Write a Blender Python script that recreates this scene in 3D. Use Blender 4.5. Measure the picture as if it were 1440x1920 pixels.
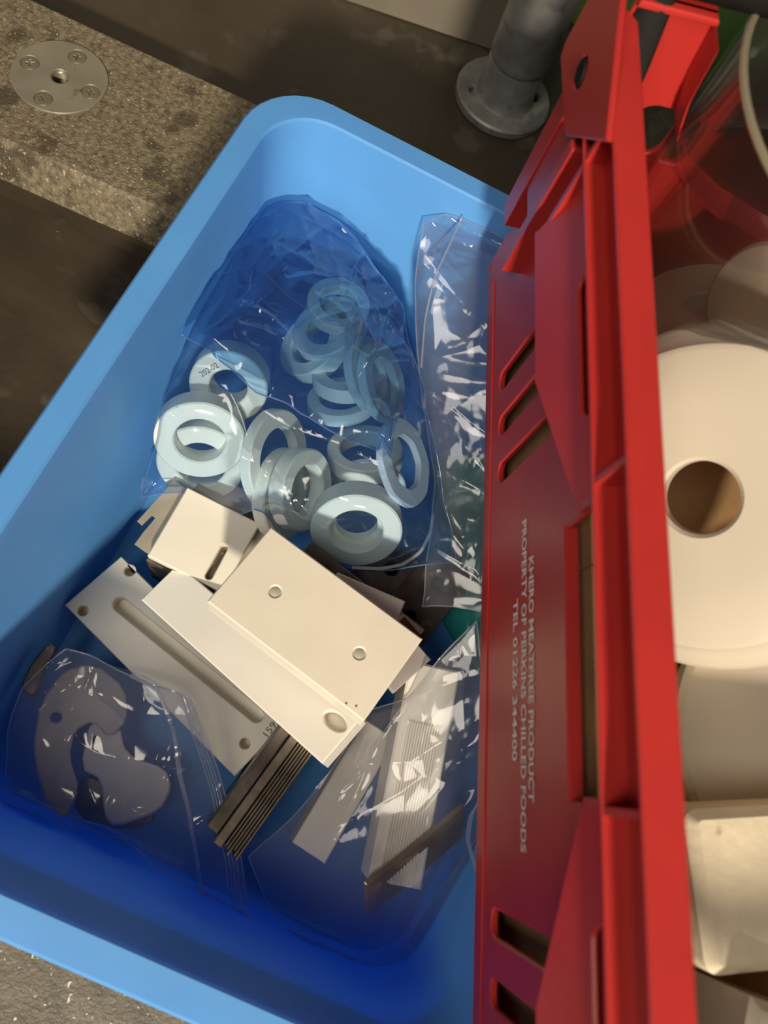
import bpy, bmesh, math, random
import numpy as np
from mathutils import Vector, Matrix, Euler, noise, geometry
from mathutils.bvhtree import BVHTree

for o in list(bpy.data.objects): bpy.data.objects.remove(o)
S = bpy.context.scene
COL = S.collection
RNG = random.Random(7)

# ------------------------------------------------------------------ camera
CAM_LOC = Vector((0.1959, -0.4765, 0.6866))
CAM_EUL = Euler((0.3121, -0.2037, 0.4085), 'XYZ')
FPX = 1439.8
cd = bpy.data.cameras.new('camera'); cam = bpy.data.objects.new('camera', cd); COL.objects.link(cam)
cam.location = CAM_LOC; cam.rotation_euler = CAM_EUL
cd.sensor_fit = 'HORIZONTAL'; cd.sensor_width = 36.0; cd.lens = 36.0 * FPX / 1440.0
cd.clip_start = 0.01; cd.clip_end = 50
cd.dof.use_dof = True; cd.dof.focus_distance = 0.62; cd.dof.aperture_fstop = 9.0
S.camera = cam

# ------------------------------------------------------------------ light
S.view_settings.view_transform = 'Standard'; S.view_settings.look = 'None'
S.view_settings.gamma = 1.0; S.view_settings.use_curve_mapping = False
S.view_settings.exposure = -0.1
S.cycles.transparent_max_bounces = 32; S.cycles.diffuse_bounces = 6; S.cycles.max_bounces = 14
wd = bpy.data.worlds.new('World'); S.world = wd; wd.use_nodes = True
wd.node_tree.nodes['Background'].inputs[0].default_value = (1.0, 0.93, 0.82, 1)
wd.node_tree.nodes['Background'].inputs[1].default_value = 0.05

def area_lamp(name, loc, target, size, power, col):
    l = bpy.data.lights.new(name, 'AREA'); l.shape = 'DISK'; l.size = size; l.energy = power; l.color = col
    o = bpy.data.objects.new(name, l); COL.objects.link(o); o.location = loc
    o.rotation_euler = (Vector(target) - Vector(loc)).to_track_quat('-Z', 'Y').to_euler()
    return o
T = 0.21                                  # height of the blue tub's rim above the floor
area_lamp('hall_lamp_offscreen', (1.38, -0.58 - 3.5, T + 0.74 * 3.5), (0.2, -0.3, T), 0.34, 300, (1.0, 0.88, 0.70))
area_lamp('ceiling_lamp_offscreen', (-0.6, -1.7, 2.8), (0.2, -0.3, 0), 1.2, 35, (1.0, 0.9, 0.76))

# ------------------------------------------------------------------ pixel helpers
RM = CAM_EUL.to_matrix()
def ray(px, py): return RM @ Vector(((px - 720) / FPX, -(py - 960) / FPX, -1.0))
def P(px, py, zp):                         # point seen at a pixel on the level zp above / below the rim
    d = ray(px, py); t = (T + zp - CAM_LOC.z) / d.z; return CAM_LOC + d * t
def on_plane(px, py, o, n):
    d = ray(px, py); t = (o - CAM_LOC).dot(n) / d.dot(n); return CAM_LOC + d * t

class Frame:
    def __init__(s, o, ex, ey):
        s.o = Vector(o); s.ex = Vector(ex).normalized()
        ey = Vector(ey); ey = (ey - s.ex * ey.dot(s.ex)).normalized(); s.ey = ey; s.ez = s.ex.cross(ey)
    def w(s, x, y, z=0.0): return s.o + s.ex * x + s.ey * y + s.ez * z
    def px(s, px, py):
        q = on_plane(px, py, s.o, s.ez) - s.o; return (q.dot(s.ex), q.dot(s.ey))

# ------------------------------------------------------------------ materials
def new_mat(name):
    m = bpy.data.materials.new(name); m.use_nodes = True
    nt = m.node_tree; b = nt.nodes['Principled BSDF']; return m, nt, b
def plain(name, col, rough=0.5, metal=0.0, var=0.06, scale=30.0, bump=0.0, bscale=200.0, spots=None, sss=0.0, spec=0.5):
    m, nt, b = new_mat(name); N = nt.nodes; Lk = nt.links
    tc = N.new('ShaderNodeTexCoord')
    n = N.new('ShaderNodeTexNoise'); n.inputs['Scale'].default_value = scale; n.inputs['Detail'].default_value = 6
    Lk.new(tc.outputs['Object'], n.inputs['Vector'])
    r = N.new('ShaderNodeValToRGB')
    r.color_ramp.elements[0].position = 0.3; r.color_ramp.elements[1].position = 0.7
    r.color_ramp.elements[0].color = tuple(c * (1 - var) for c in col) + (1,)
    r.color_ramp.elements[1].color = tuple(min(1, c * (1 + var)) for c in col) + (1,)
    Lk.new(n.outputs['Fac'], r.inputs['Fac'])
    out = r.outputs['Color']
    if spots:                              # (colour, scale, threshold)
        for sc, ss, th in spots:
            v = N.new('ShaderNodeTexNoise'); v.inputs['Scale'].default_value = ss; v.inputs['Detail'].default_value = 3
            Lk.new(tc.outputs['Object'], v.inputs['Vector'])
            k = N.new('ShaderNodeValToRGB'); k.color_ramp.elements[0].position = th; k.color_ramp.elements[1].position = min(1, th + 0.07)
            Lk.new(v.outputs['Fac'], k.inputs['Fac'])
            mx = N.new('ShaderNodeMix'); mx.data_type = 'RGBA'
            Lk.new(k.outputs['Color'], mx.inputs['Factor']); Lk.new(out, mx.inputs['A']); mx.inputs['B'].default_value = tuple(sc) + (1,)
            out = mx.outputs['Result']
    Lk.new(out, b.inputs['Base Color'])
    b.inputs['Roughness'].default_value = rough; b.inputs['Metallic'].default_value = metal
    b.inputs['Specular IOR Level'].default_value = spec
    if sss: b.inputs['Subsurface Weight'].default_value = sss; b.inputs['Subsurface Radius'].default_value = (0.01, 0.009, 0.007); b.inputs['Subsurface Scale'].default_value = 0.6
    if bump:
        n2 = N.new('ShaderNodeTexNoise'); n2.inputs['Scale'].default_value = bscale; n2.inputs['Detail'].default_value = 5
        Lk.new(tc.outputs['Object'], n2.inputs['Vector'])
        bp = N.new('ShaderNodeBump'); bp.inputs['Strength'].default_value = bump; bp.inputs['Distance'].default_value = 0.002
        Lk.new(n2.outputs['Fac'], bp.inputs['Height']); Lk.new(bp.outputs['Normal'], b.inputs['Normal'])
    return m
def film_mat(name, tint, haze=(0.75, 0.78, 0.85), haze_amt=0.06, rough=0.06, gloss=1.0):
    m, nt, b = new_mat(name); N = nt.nodes; Lk = nt.links
    N.remove(b); out = N['Material Output']
    tr = N.new('ShaderNodeBsdfTransparent'); tr.inputs[0].default_value = tuple(tint) + (1,)
    df = N.new('ShaderNodeBsdfDiffuse'); df.inputs[0].default_value = tuple(haze) + (1,)
    tl = N.new('ShaderNodeBsdfTranslucent'); tl.inputs[0].default_value = tuple(haze) + (1,)
    ad = N.new('ShaderNodeMixShader'); ad.inputs[0].default_value = 0.5
    Lk.new(df.outputs[0], ad.inputs[1]); Lk.new(tl.outputs[0], ad.inputs[2])
    m1 = N.new('ShaderNodeMixShader'); m1.inputs[0].default_value = haze_amt
    Lk.new(tr.outputs[0], m1.inputs[1]); Lk.new(ad.outputs[0], m1.inputs[2])
    gl = N.new('ShaderNodeBsdfGlossy'); gl.inputs['Roughness'].default_value = rough; gl.inputs[0].default_value = (1, 1, 1, 1)
    fr = N.new('ShaderNodeFresnel'); fr.inputs[0].default_value = 1.5
    mu = N.new('ShaderNodeMath'); mu.operation = 'MULTIPLY'; mu.inputs[1].default_value = gloss
    Lk.new(fr.outputs[0], mu.inputs[0])
    mi = N.new('ShaderNodeMath'); mi.operation = 'MINIMUM'; mi.inputs[1].default_value = 0.5; Lk.new(mu.outputs[0], mi.inputs[0])
    m2 = N.new('ShaderNodeMixShader'); Lk.new(mi.outputs[0], m2.inputs[0]); Lk.new(m1.outputs[0], m2.inputs[1]); Lk.new(gl.outputs[0], m2.inputs[2])
    Lk.new(m2.outputs[0], out.inputs['Surface'])
    return m

M = {}
M['floor'] = plain('dark_resin_floor', (0.052, 0.040, 0.026), 0.42, var=0.45, scale=5, bump=0.35, bscale=90,
                   spots=[((0.085, 0.072, 0.052), 14, 0.60), ((0.30, 0.27, 0.21), 260, 0.74)])
M['slab'] = plain('speckled_concrete', (0.15, 0.125, 0.088), 0.55, var=0.25, scale=40, bump=0.7, bscale=260,
                  spots=[((0.05, 0.032, 0.02), 120, 0.70), ((0.80, 0.74, 0.60), 210, 0.66)])
M['plinth'] = plain('gritty_plinth', (0.20, 0.163, 0.104), 0.5, var=0.5, scale=170, bump=1.0, bscale=420,
                    spots=[((0.09, 0.07, 0.045), 22, 0.58), ((0.62, 0.53, 0.37), 300, 0.63)])
M['wall'] = plain('beige_wall_panel', (0.20, 0.175, 0.135), 0.5, var=0.12, scale=8)
M['green'] = plain('dark_green_plastic', (0.035, 0.075, 0.018), 0.45)
M['steelplate'] = plain('dull_steel_plate', (0.30, 0.27, 0.21), 0.45, metal=0.35, var=0.15, scale=25, spots=[((0.2, 0.16, 0.1), 60, 0.66)])
M['screw'] = plain('screw_steel', (0.27, 0.235, 0.17), 0.4, metal=0.5, var=0.15)
M['galv'] = plain('galvanised_steel', (0.33, 0.325, 0.305), 0.5, metal=0.45, var=0.35, scale=26, bump=0.15, bscale=60, spots=[((0.24, 0.24, 0.24), 30, 0.60)])
M['blue'] = plain('blue_polypropylene', (0.16, 0.50, 0.98), 0.42, var=0.05, scale=14, bump=0.04, bscale=90, spec=0.4)
def translucent(m, col, amt):
    nt = m.node_tree; N = nt.nodes; b = N['Principled BSDF']; out = N['Material Output']
    tl = N.new('ShaderNodeBsdfTranslucent'); tl.inputs[0].default_value = tuple(col) + (1,)
    mx = N.new('ShaderNodeMixShader'); mx.inputs[0].default_value = amt
    nt.links.new(b.outputs[0], mx.inputs[1]); nt.links.new(tl.outputs[0], mx.inputs[2]); nt.links.new(mx.outputs[0], out.inputs['Surface'])
translucent(M['blue'], (0.03, 0.30, 0.98), 0.30)
M['red'] = plain('red_polypropylene', (0.50, 0.032, 0.027), 0.36, var=0.08, scale=18, bump=0.03, bscale=60, spots=[((0.52, 0.10, 0.08), 160, 0.80)])
M['black'] = plain('black_plastic', (0.012, 0.011, 0.010), 0.7, spec=0.15, bump=0.1, bscale=60)
M['print'] = plain('white_print', (0.85, 0.78, 0.74), 0.6)
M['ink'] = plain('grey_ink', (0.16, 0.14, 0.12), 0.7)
M['white'] = plain('white_engineering_plastic', (0.80, 0.755, 0.66), 0.42, var=0.035, scale=18, bump=0.04, bscale=300, sss=0.0)
M['cream'] = plain('cream_engineering_plastic', (0.82, 0.76, 0.63), 0.42, var=0.05, scale=18, bump=0.04, bscale=300, spots=[((0.74, 0.65, 0.46), 25, 0.66)])
M['ring'] = plain('nylon_ring', (0.84, 0.81, 0.70), 0.4, var=0.05, scale=20)
M['clearring'] = plain('milky_nylon_ring', (0.66, 0.74, 0.80), 0.3, var=0.05, scale=20)
M['plug'] = plain('grey_plug', (0.44, 0.41, 0.34), 0.5)
M['steel'] = plain('worn_steel', (0.24, 0.20, 0.15), 0.36, metal=0.7, var=0.3, scale=60, bump=0.1, bscale=150)
M['bright'] = plain('brushed_steel', (0.50, 0.44, 0.34), 0.42, metal=0.45, var=0.15, scale=40)
M['dsteel'] = plain('dark_oily_steel', (0.13, 0.105, 0.085), 0.38, metal=0.6, var=0.5, scale=45, bump=0.15, bscale=90, spots=[((0.3, 0.2, 0.11), 55, 0.64)])
M['brown'] = plain('brown_phenolic', (0.15, 0.085, 0.045), 0.5, var=0.25, scale=60)
M['greyp'] = plain('grey_plastic', (0.36, 0.32, 0.30), 0.45, var=0.12, scale=30)
M['paleg'] = plain('pale_grey_plastic', (0.50, 0.46, 0.44), 0.45, var=0.1, scale=30)
M['card'] = plain('corrugated_card', (0.34, 0.20, 0.085), 0.85, var=0.12, scale=50, bump=0.1, bscale=80)
M['roller'] = plain('ivory_plastic', (0.62, 0.55, 0.44), 0.38, var=0.03, scale=10)
M['oldblock'] = plain('stained_ivory', (0.80, 0.69, 0.50), 0.6, var=0.08, scale=40, bump=0.25, bscale=160, spots=[((0.55, 0.42, 0.25), 75, 0.66)])
M['teal'] = plain('teal_film', (0.02, 0.20, 0.19), 0.3, var=0.25, scale=25)
M['bluefilm'] = film_mat('blue_film', (0.76, 0.88, 0.99), (0.25, 0.50, 0.90), 0.06, 0.08, 1.5)
M['blueflap'] = film_mat('blue_film_folded', (0.58, 0.79, 0.99), (0.20, 0.45, 0.95), 0.08, 0.08, 1.6)
M['film'] = film_mat('clear_film', (0.93, 0.94, 0.96), (0.70, 0.71, 0.80), 0.11, 0.10, 1.15)
M['filmedge'] = film_mat('film_seam', (0.86, 0.88, 0.92), (0.85, 0.87, 0.92), 0.28, 0.12, 1.5)
M['blueedge'] = film_mat('blue_film_seam', (0.45, 0.65, 0.95), (0.45, 0.65, 0.95), 0.30, 0.12, 1.5)
M['clearpot'] = film_mat('clear_container', (0.86, 0.85, 0.84), (0.4, 0.4, 0.42), 0.02, 0.08, 0.8)
M['potrim'] = film_mat('container_rim', (0.75, 0.72, 0.6), (0.75, 0.68, 0.5), 0.55, 0.2, 1.3)

# ------------------------------------------------------------------ object helpers
def tag(o, label=None, cat=None, group=None, kind=None):
    if label: o['label'] = label
    if cat: o['category'] = cat
    if group: o['group'] = group
    if kind: o['kind'] = kind
    return o
def thing(name, loc, label, cat, group=None):
    o = bpy.data.objects.new(name, None); o.empty_display_size = 0.02; o.location = loc; COL.objects.link(o)
    return tag(o, label, cat, group)
def world_loc(o):
    v = Vector(o.location)
    while o.parent: o = o.parent; v += Vector(o.location)
    return v
def mesh_obj(name, V, F, mat, parent=None, smooth=True, angle=35, recalc=True):
    V = [Vector(v) for v in V]
    a = np.array([tuple(v) for v in V])
    base = Vector((float((a[:, 0].min() + a[:, 0].max()) / 2), float((a[:, 1].min() + a[:, 1].max()) / 2), float(a[:, 2].min())))
    me = bpy.data.meshes.new(name); me.from_pydata([tuple(v - base) for v in V], [], F); me.validate(); me.update()
    if recalc: bm = bmesh.new(); bm.from_mesh(me); bmesh.ops.recalc_face_normals(bm, faces=bm.faces); bm.to_mesh(me); bm.free()
    if smooth:
        me.polygons.foreach_set('use_smooth', [True] * len(me.polygons)); me.set_sharp_from_angle(angle=math.radians(angle))
    me.materials.append(M[mat] if isinstance(mat, str) else mat)
    o = bpy.data.objects.new(name, me); COL.objects.link(o)
    if parent: o.parent = parent; o.location = base - world_loc(parent)
    else: o.location = base
    return o
def circle2(cx, cy, r, n=24, ph=0.0): return [(cx + r * math.cos(ph + 2 * math.pi * i / n), cy + r * math.sin(ph + 2 * math.pi * i / n)) for i in range(n)]
def rrect2(x0, y0, x1, y1, r, n=5):
    out = []
    for cx, cy, a in ((x1 - r, y1 - r, 0), (x0 + r, y1 - r, 90), (x0 + r, y0 + r, 180), (x1 - r, y0 + r, 270)):
        for i in range(n + 1):
            t = math.radians(a + 90 * i / n); out.append((cx + r * math.cos(t), cy + r * math.sin(t)))
    return out
def slot2(p, q, r, n=9):
    p = Vector(p); q = Vector(q); a = math.atan2(q.y - p.y, q.x - p.x); out = []
    for i in range(n + 1):
        t = a - math.pi / 2 + math.pi * i / n; out.append((q.x + r * math.cos(t), q.y + r * math.sin(t)))
    for i in range(n + 1):
        t = a + math.pi / 2 + math.pi * i / n; out.append((p.x + r * math.cos(t), p.y + r * math.sin(t)))
    return out
def area2(L): return 0.5 * sum(L[i][0] * L[(i + 1) % len(L)][1] - L[(i + 1) % len(L)][0] * L[i][1] for i in range(len(L)))
def offset2(L, d):                         # moves a loop inward by d (counter-clockwise solid on the left)
    n = len(L); out = []
    for i in range(n):
        a = Vector(L[i - 1]); b = Vector(L[i]); c = Vector(L[(i + 1) % n])
        e1 = (b - a).normalized(); e2 = (c - b).normalized()
        n1 = Vector((-e1.y, e1.x)); n2 = Vector((-e2.y, e2.x)); k = 1 + n1.dot(n2)
        out.append(tuple(b + (n1 + n2) * (d / max(k, 0.35))))
    return out
def plate(name, fr, outline, holes, th, bev, mat, parent=None):
    """flat piece with holes; top face on the frame's plane, thickness below it"""
    loops = [outline if area2(outline) > 0 else outline[::-1]] + [h if area2(h) < 0 else h[::-1] for h in holes]
    inn = [offset2(l, bev) for l in loops] if bev else loops
    V = []; F = []
    tess = geometry.tessellate_polygon([[Vector((x, y, 0)) for x, y in l] for l in inn])
    def ring(ls, z):
        st = len(V)
        for l in ls:
            for x, y in l: V.append(fr.w(x, y, z))
        return st
    a = ring(inn, 0)
    if bev: b = ring(loops, -bev); c = ring(loops, -th + bev)
    else: b = a; c = None
    d = ring(inn, -th)
    chain = [a, b, c, d] if bev else [a, d]
    for t in tess:
        F.append([a + i for i in t]); F.append([d + i for i in reversed(t)])
    off = 0
    for l in loops:
        n = len(l)
        for s0, s1 in zip(chain[:-1], chain[1:]):
            for i in range(n):
                j = (i + 1) % n; F.append([s0 + off + i, s1 + off + i, s1 + off + j, s0 + off + j])
        off += n
    return mesh_obj(name, V, F, mat, parent)
def lathe(name, fr, prof, mat, parent=None, n=56, closed=True, lobes=None, caps=True):
    V = []; F = []; m = len(prof)
    for i in range(n):
        t = 2 * math.pi * i / n
        for r, z in prof:
            if lobes: 
                k = math.pi / lobes; rr = r * (0.55 + 0.45 * math.cos(k) / math.cos(((t + k) % (2 * k)) - k))
            else: rr = r
            V.append(fr.w(rr * math.cos(t), rr * math.sin(t), z))
    for i in range(n):
        j = (i + 1) % n
        for k in range(m if closed else m - 1):
            l = (k + 1) % m; F.append([i * m + k, j * m + k, j * m + l, i * m + l])
    if not closed and caps:
        if prof[0][0] > 1e-6: F.append([i * m for i in range(n)])
        if prof[-1][0] > 1e-6: F.append([i * m + m - 1 for i in range(n)])
    return mesh_obj(name, V, F, mat, parent)
def tube(name, pts, r, mat, parent=None, n=8, closed=False, flat=None):
    pts = [Vector(p) for p in pts]; V = []; F = []; m = len(pts); prev = None
    for i, p in enumerate(pts):
        if closed: t = pts[(i + 1) % m] - pts[i - 1]
        else: t = pts[min(i + 1, m - 1)] - pts[max(i - 1, 0)]
        if t.length < 1e-9: t = Vector((1, 0, 0))
        t.normalize()
        a = prev if prev is not None else (Vector((0, 0, 1)) if abs(t.z) < 0.9 else Vector((1, 0, 0)))
        a = (a - t * a.dot(t)); a = a.normalized() if a.length > 1e-6 else Vector((1, 0, 0)); prev = a; b = t.cross(a)
        ra, rb = (r, r) if not flat else (r * flat[0], r * flat[1])
        for k in range(n):
            q = 2 * math.pi * k / n; V.append(p + a * (ra * math.cos(q)) + b * (rb * math.sin(q)))
    for i in range(m if closed else m - 1):
        j = (i + 1) % m
        for k in range(n): F.append([i * n + k, i * n + (k + 1) % n, j * n + (k + 1) % n, j * n + k])
    if not closed: F.append(list(range(n))); F.append([(m - 1) * n + k for k in range(n)])
    return mesh_obj(name, V, F, mat, parent)
def block(name, corners, zs, th, mat, parent=None, holes=(), bev=0.0009, outline=None):
    """box whose top face is seen at pixel corners p0->p1 (x side), p0->p3 (y side); holes given as lists built from the frame"""
    Q = [P(px, py, z) for (px, py), z in zip(corners, zs)]
    ex = (Q[1] - Q[0]) + (Q[2] - Q[3]); ey = (Q[3] - Q[0]) + (Q[2] - Q[1])
    c = (Q[0] + Q[1] + Q[2] + Q[3]) / 4
    lx = ex.length / 2; fr = Frame(c, ex, ey); ly = (ey / 2).dot(fr.ey)
    if fr.ez.z < 0: fr = Frame(c, ey, ex); lx, ly = ly, lx
    ol = outline(fr) if outline else [(-lx / 2, -ly / 2), (lx / 2, -ly / 2), (lx / 2, ly / 2), (-lx / 2, ly / 2)]
    o = plate(name, fr, ol, [h(fr) for h in holes], th, bev, mat, parent)
    return o, fr, (lx, ly)
def hbox(name, fr, x0, x1, y0, y1, z0, z1, mat, parent=None, bev=0.001):
    f2 = Frame(fr.w(0, 0, z1), fr.ex, fr.ey)
    return plate(name, f2, [(x0, y0), (x1, y0), (x1, y1), (x0, y1)], [], z1 - z0, bev, mat, parent)
def words(name, txt, fr, x0, x1, ybase, height, mat, parent, lift=0.0003, bold=0.0):
    """flat lettering on a frame's plane, stretched between x0 and x1"""
    cu = bpy.data.curves.new(name, 'FONT'); cu.body = txt; cu.size = 1.0; cu.offset = bold; cu.resolution_u = 3
    tmp = bpy.data.objects.new('tmp', cu); COL.objects.link(tmp)
    dg = bpy.context.evaluated_depsgraph_get(); me = bpy.data.meshes.new_from_object(tmp.evaluated_get(dg))
    bpy.data.objects.remove(tmp)
    a = np.array([tuple(v.co) for v in me.vertices]); mn = a.min(0); mx = a.max(0)
    cap = 0.7 if mx[1] > 0.6 else mx[1]
    V = [fr.w(x0 + (v.co.x - mn[0]) / (mx[0] - mn[0]) * (x1 - x0), ybase + v.co.y / cap * height, lift) for v in me.vertices]
    F = [list(p.vertices) for p in me.polygons]
    return mesh_obj(name, V, F, mat, parent, smooth=False)
XY = Frame((0, 0, 0), (1, 0, 0), (0, 1, 0))

# ================================================================== the setting
tag(plate('floor', XY, [(-1.6, -1.8), (1.9, -1.8), (1.9, 1.6), (-1.6, 1.6)], [[(-1.35, -0.606), (0.012, -0.606), (0.012, -0.064), (-1.35, -0.128)]], 0.02, 0, 'floor'), kind='structure',
    label='dark brown resin floor with pale specks around the blue tub')
cv = [(-1.36, -0.61, -.002), (0.014, -0.61, -.002), (0.014, -0.062, -.002), (-1.36, -0.127, -.002)]  # invented channel; its depth puts the floor left of the tub in shade
cv += [(x, y, -.30) for x, y, z in cv]
tag(mesh_obj('shade_channel', cv, [[4, 5, 6, 7], [0, 1, 5, 4], [1, 2, 6, 5], [2, 3, 7, 6], [3, 0, 4, 7]], 'floor', smooth=False), kind='structure', label='added sunken channel that shades the floor left of the tub')
# pale speckled slab in front, laid over the floor
sl = Frame((0, -0.612, 0.0016), (1, -0.02, 0), (0.02, 1, 0))
tag(plate('floor', sl, [(-1.2, -0.9), (1.6, -0.9), (1.6, 0.0), (-1.2, 0.0)], [], 0.0015, 0, 'slab'), kind='structure',
    label='grey speckled concrete floor strip before the blue tub')
# gritty low plinth with sloped edge, running into the tub's back corner
pv = []; pf = []
prof = [(-0.062, 0.0), (-0.048, 0.036), (-0.044, 0.04), (0.120, 0.04), (0.124, 0.036), (0.126, 0.0)]
for x in (-1.3, 0.012):
    for y, z in prof: pv.append((x, y + (x + 0.06) * 0.05, z))
for i in (0, 1, 3, 4): pf.append([i, i + 1, 7 + i, 6 + i])
bore = P(113, 146, 0.04 - T); h0 = len(pv)
pv += [(bore.x + x, bore.y + y, 0.04) for x, y in circle2(0, 0, 0.0092, 24)]
order = [2, 3, 9, 8] + list(range(h0, h0 + 24))
for tri in geometry.tessellate_polygon([[Vector(pv[k]) for k in order[:4]], [Vector(pv[k]) for k in order[4:]]]): pf.append([order[k] for k in tri])
pf.append([5, 0, 6, 11]); pf.append([0, 1, 2, 3, 4, 5]); pf.append([6, 7, 8, 9, 10, 11])
tag(mesh_obj('plinth', pv, pf, 'plinth', angle=15), kind='structure', label='gritty concrete plinth carrying the round steel plate')
w0 = P(640, 0, -T); w1 = P(920, 95, -T); wx = (w1 - w0).normalized(); wy = Vector((0, 0, 1))
wf = Frame(w0, wx, wy)
tag(plate('wall_back', wf, [(-0.9, 0), (0.205, 0), (0.205, 0.42), (-0.9, 0.42)], [], 0.02, 0.002, 'wall'), kind='structure',
    label='beige wall panel behind the pipe')

# ================================================================== blue tubs
TW, TL = 0.42, 0.60
def rr_loop(x0, y0, x1, y1, r, z, n=8):
    return [Vector((x, y, z)) for x, y in rrect2(x0, y0, x1, y1, r, n)]
def make_tub(name, ox, oy, label):
    prof = [(0.038, 0.0), (0.0345, 0.003), (0.0213, 0.1795), (0.0130, 0.1795), (0.0130, 0.163), (0.0105, 0.163), (0.0105, 0.182), (0.0211, 0.182), (0.0180, T - 0.004), (0.003, T - 0.004), (0.003, T - 0.018), (0.0, T - 0.018), (0.0, T - 0.0025), (0.0022, T),
            (0.0192, T), (0.0208, T - 0.0016), (0.0222, T - 0.011), (0.0365, 0.024), (0.040, 0.014), (0.047, 0.0085), (0.058, 0.0065)]
    V = []; F = []; n = None
    for ins, z in prof:
        l = rr_loop(ox + ins, oy - TL + ins, ox + TW - ins, oy - ins, max(0.052 - 0.35 * ins, 0.012), z); n = len(l); V += l
    for k in range(len(prof) - 1):
        for i in range(n):
            j = (i + 1) % n; F.append([k * n + i, k * n + j, (k + 1) * n + j, (k + 1) * n + i])
    F.append(list(range(n))); F.append([(len(prof) - 1) * n + i for i in range(n)])
    o = mesh_obj(name, V, F, 'blue', angle=28)
    for k in range(4):
        x = ox + 0.0395 + 0.1225 * k
        for nm, x0, x1, y0, y1 in (('stiffener_rib', x - .0015, x + .0015, oy - TL + .004, oy - TL + .0195), ('stiffener_rib', ox + .004, ox + .0195, oy - .06 - .12 * k, oy - .057 - .12 * k)):
            if x1 < ox + TW - .03: plate(nm, Frame((0, 0, T - .005), (1, 0, 0), (0, 1, 0)), [(x0, y0), (x1, y0), (x1, y1), (x0, y1)], [], T - .005 - .181, 0, 'blue', o)
    return tag(o, label, 'tub', 'blue plastic tubs')
tub = make_tub('plastic_tub', 0, 0, 'open light blue plastic tub filled with bags and white blocks')
make_tub('plastic_tub', TW + 0.004, -0.02, 'blue plastic tub hidden beneath the red crate')
FLZ = 0.0065 - T                           # tub floor, as height relative to the rim

# ================================================================== steel floor plate on the plinth
pc = P(113, 146, 0.04 - T); pc.z = 0.0405
t = thing('floor_plate', pc, 'round dull steel plate with four screws let into the gritty plinth', 'steel plate')
pfm = Frame(pc + Vector((0, 0, 0.0015)), (1, 0.05, 0), (0, 1, 0))
scr = [pfm.px(56, 117), pfm.px(145, 106), pfm.px(81, 184), pfm.px(170, 172)]
plate('plate', pfm, circle2(0, 0, 0.0455, 56), [circle2(0, 0, 0.0088, 24)] + [circle2(x, y, 0.0088, 20) for x, y in scr], 0.004, 0.0005, 'steelplate', t)
lathe('threaded_hole', pfm, [(0.0088, -0.0004), (0.0079, -0.001), (0.0088, -0.0016), (0.0079, -0.0022), (0.0088, -0.0028)] + [(0.0079 if k % 2 else 0.0088, -0.0034 - 0.0006 * k) for k in range(1, 40)] + [(0.0002, -0.0274)], 'screw', t, n=28, closed=False, caps=False)
for i, (x, y) in enumerate(scr):
    f = Frame(pfm.w(x, y, -0.0004), pfm.ex, pfm.ey)
    s = thing('screw', f.o, None, None); s.parent = t; s.location = f.o - Vector(t.location)
    a = RNG.uniform(0, 1.5); ca, sa = math.cos(a), math.sin(a)
    w_, l_ = 0.0009, 0.0040
    cr = [(l_, -w_), (l_, w_), (w_, w_), (w_, l_), (-w_, l_), (-w_, w_), (-l_, w_), (-l_, -w_), (-w_, -w_), (-w_, -l_), (w_, -l_), (w_, -w_)]
    cr = [(p[0] * ca - p[1] * sa, p[0] * sa + p[1] * ca) for p in cr]
    plate('screw_head', f, circle2(0, 0, 0.0084, 24), [cr], 0.0022, 0.0003, 'screw', s)
    plate('cross_recess', Frame(f.w(0, 0, -0.0018), f.ex, f.ey), circle2(0, 0, 0.006, 12), [], 0.0008, 0, 'screw', s)

# ================================================================== galvanised pipe with flange
fc = (P(857, 165, -T) + P(1027, 200, -T)) / 2; fc = Vector((fc.x, 0.332, 0.0))
t = thing('handrail_post', fc, 'galvanised steel pipe standing in a round bolt flange on the dark floor', 'pipe')
ff = Frame(fc + Vector((0, 0, 0.012)), (0.95, 0.3, 0), (-0.3, 0.95, 0))
bolt = [ff.px(890, 168), ff.px(972, 212)]; bolt += [(-bolt[0][0], -bolt[0][1]), (-bolt[1][0], -bolt[1][1])]
plate('flange', ff, circle2(0, 0, 0.0585, 56), [circle2(x, y, 0.0062, 18) for x, y in bolt], 0.012, 0.0022, 'galv', t)
for x, y in bolt:
    lathe('bolt_recess', Frame(ff.w(x, y, -0.011), ff.ex, ff.ey), [(0.0062, 0.004), (0.0055, 0.003), (0.0045, 0.0005), (0.0001, 0.0005)], 'galv', t, n=18, closed=False, caps=False)
lathe('socket', Frame(ff.o, ff.ex, ff.ey), [(0.038, -0.001), (0.0355, 0.002), (0.0345, 0.006), (0.0338, 0.046), (0.0325, 0.0485), (0.030, 0.0485)], 'galv', t, closed=False)
lathe('pipe', Frame(ff.o + Vector((0, 0, 0.03)), ff.ex, ff.ey), [(0.0302, 0.0), (0.0302, 0.016), (0.0335, 0.019), (0.0348, 0.022), (0.0352, 0.026), (0.0350, 0.09), (0.0348, 0.50), (0.030, 0.51)], 'galv', t, closed=False)

# ================================================================== green container behind
g0 = P(1054, 44, -T); g1 = P(1095, 64, -T); gx = Vector((1, 0.12, 0)).normalized()
gf = Frame(g0, gx, Vector((-gx.y, gx.x, 0)))
t = thing('green_bin', gf.w(0.2, 0.12, 0), 'dark green plastic bin on the floor beyond the galvanised pipe', 'bin')
hbox('bin_body', gf, 0.0, 0.36, 0.0, 0.26, 0.0, 0.24, 'green', t, 0.006)
hbox('bin_rim', gf, -0.008, 0.368, -0.008, 0.268, 0.225, 0.245, 'green', t, 0.004)

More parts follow.
